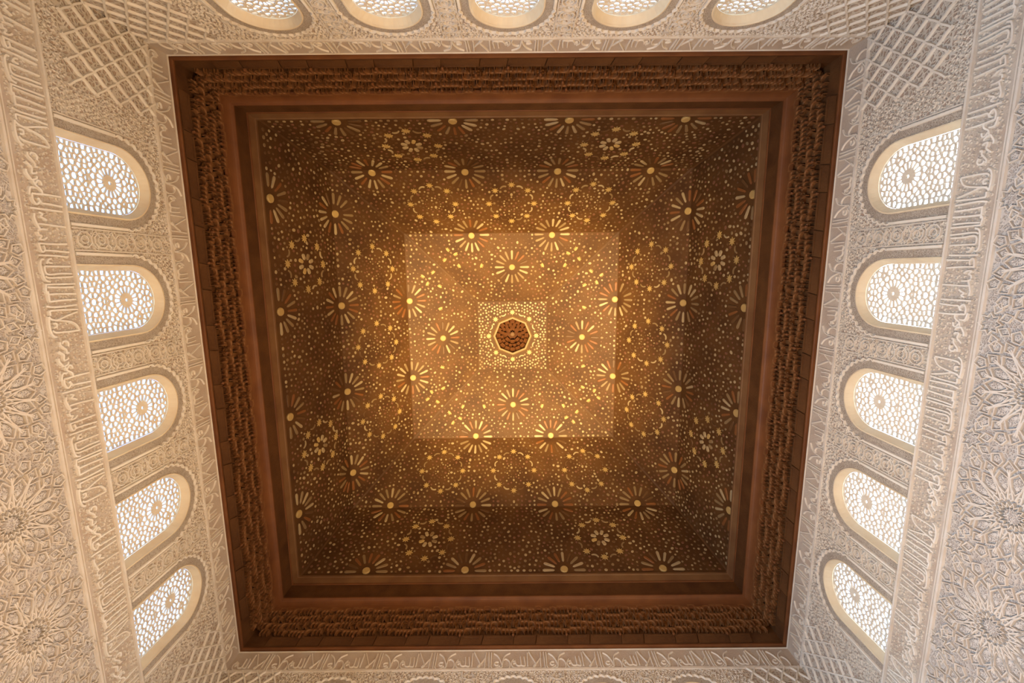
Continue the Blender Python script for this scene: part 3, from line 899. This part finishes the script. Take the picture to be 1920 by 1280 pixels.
RO = {0: {'bot': (-3.65, -1.22, 1.22, 3.65), 'top': (-3.58, -1.19, 1.19, 3.58)},
      1: {'bot': (-3.58, -1.19, 1.19, 3.58), 'top': (-1.20, 1.20)},
      2: {'bot': (-1.20, 1.20), 'top': ()}}
for t in range(3):
    ln = frame(t, 0)[1]
    a0, a1 = LV[t][0], LV[t + 1][0]
    occ = []                    # (u, v, radius) already taken
    dots = []                   # (u, v, r, angle, stretch)
    halfw = lambda v: a0 + (a1 - a0) * v / ln
    def free(u, v, r):
        if v < r * .8 + (0.10 if t == 0 else 0) or v > ln - r * .8 or abs(u) > halfw(v) - r - .035: return False
        return all((u - q[0]) ** 2 + (v - q[1]) ** 2 > (q[2] + r) ** 2 for q in occ)
    def dot(u, v, r=0.04, ang=0.0, st=1.0, pad=0.028):
        if free(u, v, r):
            occ.append((u, v, r + pad)); dots.append((u, v, r, ang, st)); return True
        return False
    shapes = []                 # (kind, poly, h)
    for e, v0 in (('bot', 0.16 if t == 0 else 0.05), ('top', ln)):
        for u0 in RO[t][e]:
            half = range(0, 9) if e == 'bot' else range(9, 16)
            for i in half:
                a = i * PI / 8
                shapes.append(('rosette_petal', place(PETAL, a, u0, v0), 0.022))
            if e == 'bot': shapes.append(('rosette_boss', place(ngon(12, 0.095), 0, u0, v0 + .02), 0.04))
            occ.append((u0, v0, 0.545))
    if t == 2:
        for i in range(16): shapes.append(('rosette_petal', place(PETAL, i * PI / 8, 0, ln * .48), 0.022))
        shapes.append(('rosette_boss', place(ngon(12, 0.095), 0, 0, ln * .48), 0.04)); occ.append((0, ln * .48, 0.545))
    circ = {0: (-2.28, 2.28), 1: (-2.17, 0.0, 2.17), 2: ()}[t]
    for u0 in circ:
        v0 = ln * .5
        rs = 0.62 if t == 1 else 0.60
        for i in range(8):
            a = i * PI / 4
            su, sv = u0 + rs * math.cos(a), v0 + rs * math.sin(a)
            if abs(su) < halfw(sv) - .12 and free(su, sv, 0.07):
                shapes.append(('star_inlay', place(star_poly(8, 0.100, 0.046), 0, su, sv), 0.024)); occ.append((su, sv, 0.095))
            a += PI / 8
            su, sv = u0 + rs * .97 * math.cos(a), v0 + rs * .97 * math.sin(a)
            if free(su, sv, 0.09):
                shapes.append(('crescent_inlay', place(CRES, a + PI / 2 + (PI if t == 1 else 0), su, sv), 0.02)); occ.append((su, sv, 0.11))
        if t == 0:
            for i in range(8): shapes.append(('daisy_petal', place(DAISY, i * PI / 4 + PI / 8, u0, v0), 0.024))
            occ.append((u0, v0, 0.27))
            dot(u0, v0, 0.03, pad=-.3)
        else:
            dot(u0, v0, 0.035)
            for i in range(16): dot(u0 + .21 * math.cos(i * PI / 8), v0 + .21 * math.sin(i * PI / 8), 0.027, pad=0.01)
            for i in range(16): dot(u0 + .38 * math.cos((i + .5) * PI / 8), v0 + .38 * math.sin((i + .5) * PI / 8), 0.034)
    if t == 2:
        for sx in (-1, 1):
            for (du, dv, aa) in ((1.72, .62, .5), (1.95, .50, 2.2), (2.05, .82, 4), (1.62, 1.0, 5.2), (0.95, 1.0, 1.2)):
                u0, v0 = sx * du, dv
                if free(u0, v0, .08):
                    crown = [(-.085, 0), (-.055, .02), (-.05, .075), (-.02, .03), (0, .09), (.02, .03), (.05, .075), (.055, .02), (.085, 0), (.04, -.03), (-.04, -.03)]
                    shapes.append(('crown_inlay', place(crown, aa * sx, u0, v0), 0.022)); occ.append((u0, v0, 0.10))
    # rings of small pieces round the rosettes
    for e, v0 in (('bot', 0.16 if t == 0 else 0.05), ('top', ln)):
        for u0 in RO[t][e]:
            for rr_, off in ((0.605, .5), (0.73, 0.0), (0.86, .5)):
                for i in range(16):
                    a = (i + off) * PI / 8
                    dot(u0 + rr_ * math.cos(a), v0 + rr_ * math.sin(a), 0.036, a)
    if t == 2:
        for rr_, off in ((0.62, .5), (0.76, 0.0), (0.90, .5), (1.04, 0)):
            for i in range(16):
                a = (i + off) * PI / 8
                dot(rr_ * math.cos(a), ln * .48 + rr_ * math.sin(a), 0.036, a)
    # edge rows
    for i in range(60):
        u = 0.155 * (i + .5)
        for s_ in (-1, 1): dot(s_ * u, 0.16 if t == 0 else 0.055, 0.038, 0, 1.2)
    rr2 = random.Random(20 + t)
    for r, pad in ((0.040, 0.034), (0.036, 0.028), (0.032, 0.022)):
        for _ in range(5200):
            u = rr2.uniform(0, a0); v = rr2.uniform(0, ln)
            if u < 0.05: u = 0.0
            if not free(u, v, r): continue
            ang = rr2.choice((0, PI / 4, PI / 2, 3 * PI / 4)); stt = rr2.choice((1, 1, 1, 1.35))
            if u > 0.06:
                dot(u, v, r, ang, stt, pad); dot(-u, v, r, -ang, stt, pad)
            else: dot(u, v, r, ang, stt, pad)
    for side in range(4):
        F, _ = frame(t, side)
        for (u, v, r, ang, stt) in dots:
            s = r * rnd.uniform(0.66, 0.98)
            poly = place([(p[0] * stt, p[1]) for p in ngon(7, s, 0.2)], ang, u, v)
            prism(stuff, poly, 0.014, 0.72, 0.0, rnd.choice(WT), F)
        for kind, poly, h in shapes:
            if kind == 'rosette_petal': mi = rnd.choice(PETAL_COL)
            elif kind in ('rosette_boss', 'star_inlay', 'crown_inlay'): mi = 4
            elif kind == 'daisy_petal': mi = rnd.choice((0, 0, 1, 4))
            else: mi = rnd.choice((0, 1, 1, 3))
            add_single(kind, t, side, poly, h, mi)
# flat centre: stars at the octagon corners and rings of dots
def Fc(u, v, n=0.0): return (u, -v, h1 - n)
cdots = []
for i in range(8):
    a = i * PI / 4
    b = MB(); prism(b, star_poly(8, 0.105, 0.055), 0.024, 0.9, 0, 0, lambda x, y, n, c=0.77 * math.cos(a), s=0.77 * math.sin(a): Fc(x + c, y + s, n))
    put('star_inlay', b.mesh('star_inlay', 'gold'), flat)
    b = MB(); prism(b, place(CRES, a + PI / 8 + PI / 2, 0.72 * math.cos(a + PI / 8), 0.72 * math.sin(a + PI / 8)), 0.02, 0.8, 0, 0, Fc)
    put('crescent_inlay', b.mesh('crescent_inlay', 'bone'), flat)
rr2 = random.Random(5)
taken = [(0.77 * math.cos(i * PI / 4), 0.77 * math.sin(i * PI / 4), .10) for i in range(8)] + [(0.72 * math.cos((i + .5) * PI / 4), 0.72 * math.sin((i + .5) * PI / 4), .09) for i in range(8)]
for _ in range(6000):
    u = rr2.uniform(0, 1.08); v = rr2.uniform(0, 1.08)
    r = 0.034
    if math.hypot(u, v) < 0.70 or u < .03 or v < .03: continue
    if any((u - q[0]) ** 2 + (v - q[1]) ** 2 < (q[2] + r) ** 2 for q in taken): continue
    taken.append((u, v, r + .016))
    for su in (-1, 1):
        for sv in (-1, 1):
            prism(stuff, place(ngon(7, r), .2, u * su, v * sv), 0.014, 0.72, 0, rnd.choice((0, 0, 0, 1, 1, 2)), Fc)
# the 300 petals that show largest are objects of their own
singles.sort(key=lambda s: -s[0])
np_ = 0
for sc_, kind, t, side, poly, h, mi in singles:
    F, _ = frame(t, side)
    if kind == 'rosette_petal':
        np_ += 1
        if np_ > 300:
            prism(stuff, poly, h, 0.8, 0.0, mi, F); continue
    # mesh in the panel's own (side 0) space
    F0, _ = frame(t, 0)
    b = MB(); prism(b, poly, h, 0.9 if 'star' in kind else 0.8, 0.0, 0, F0)
    put(kind, b.mesh(kind, INL[mi]), panels[t, side])
put('inlay_pieces', stuff.mesh('inlay_pieces', INL), ceil, kind='stuff')
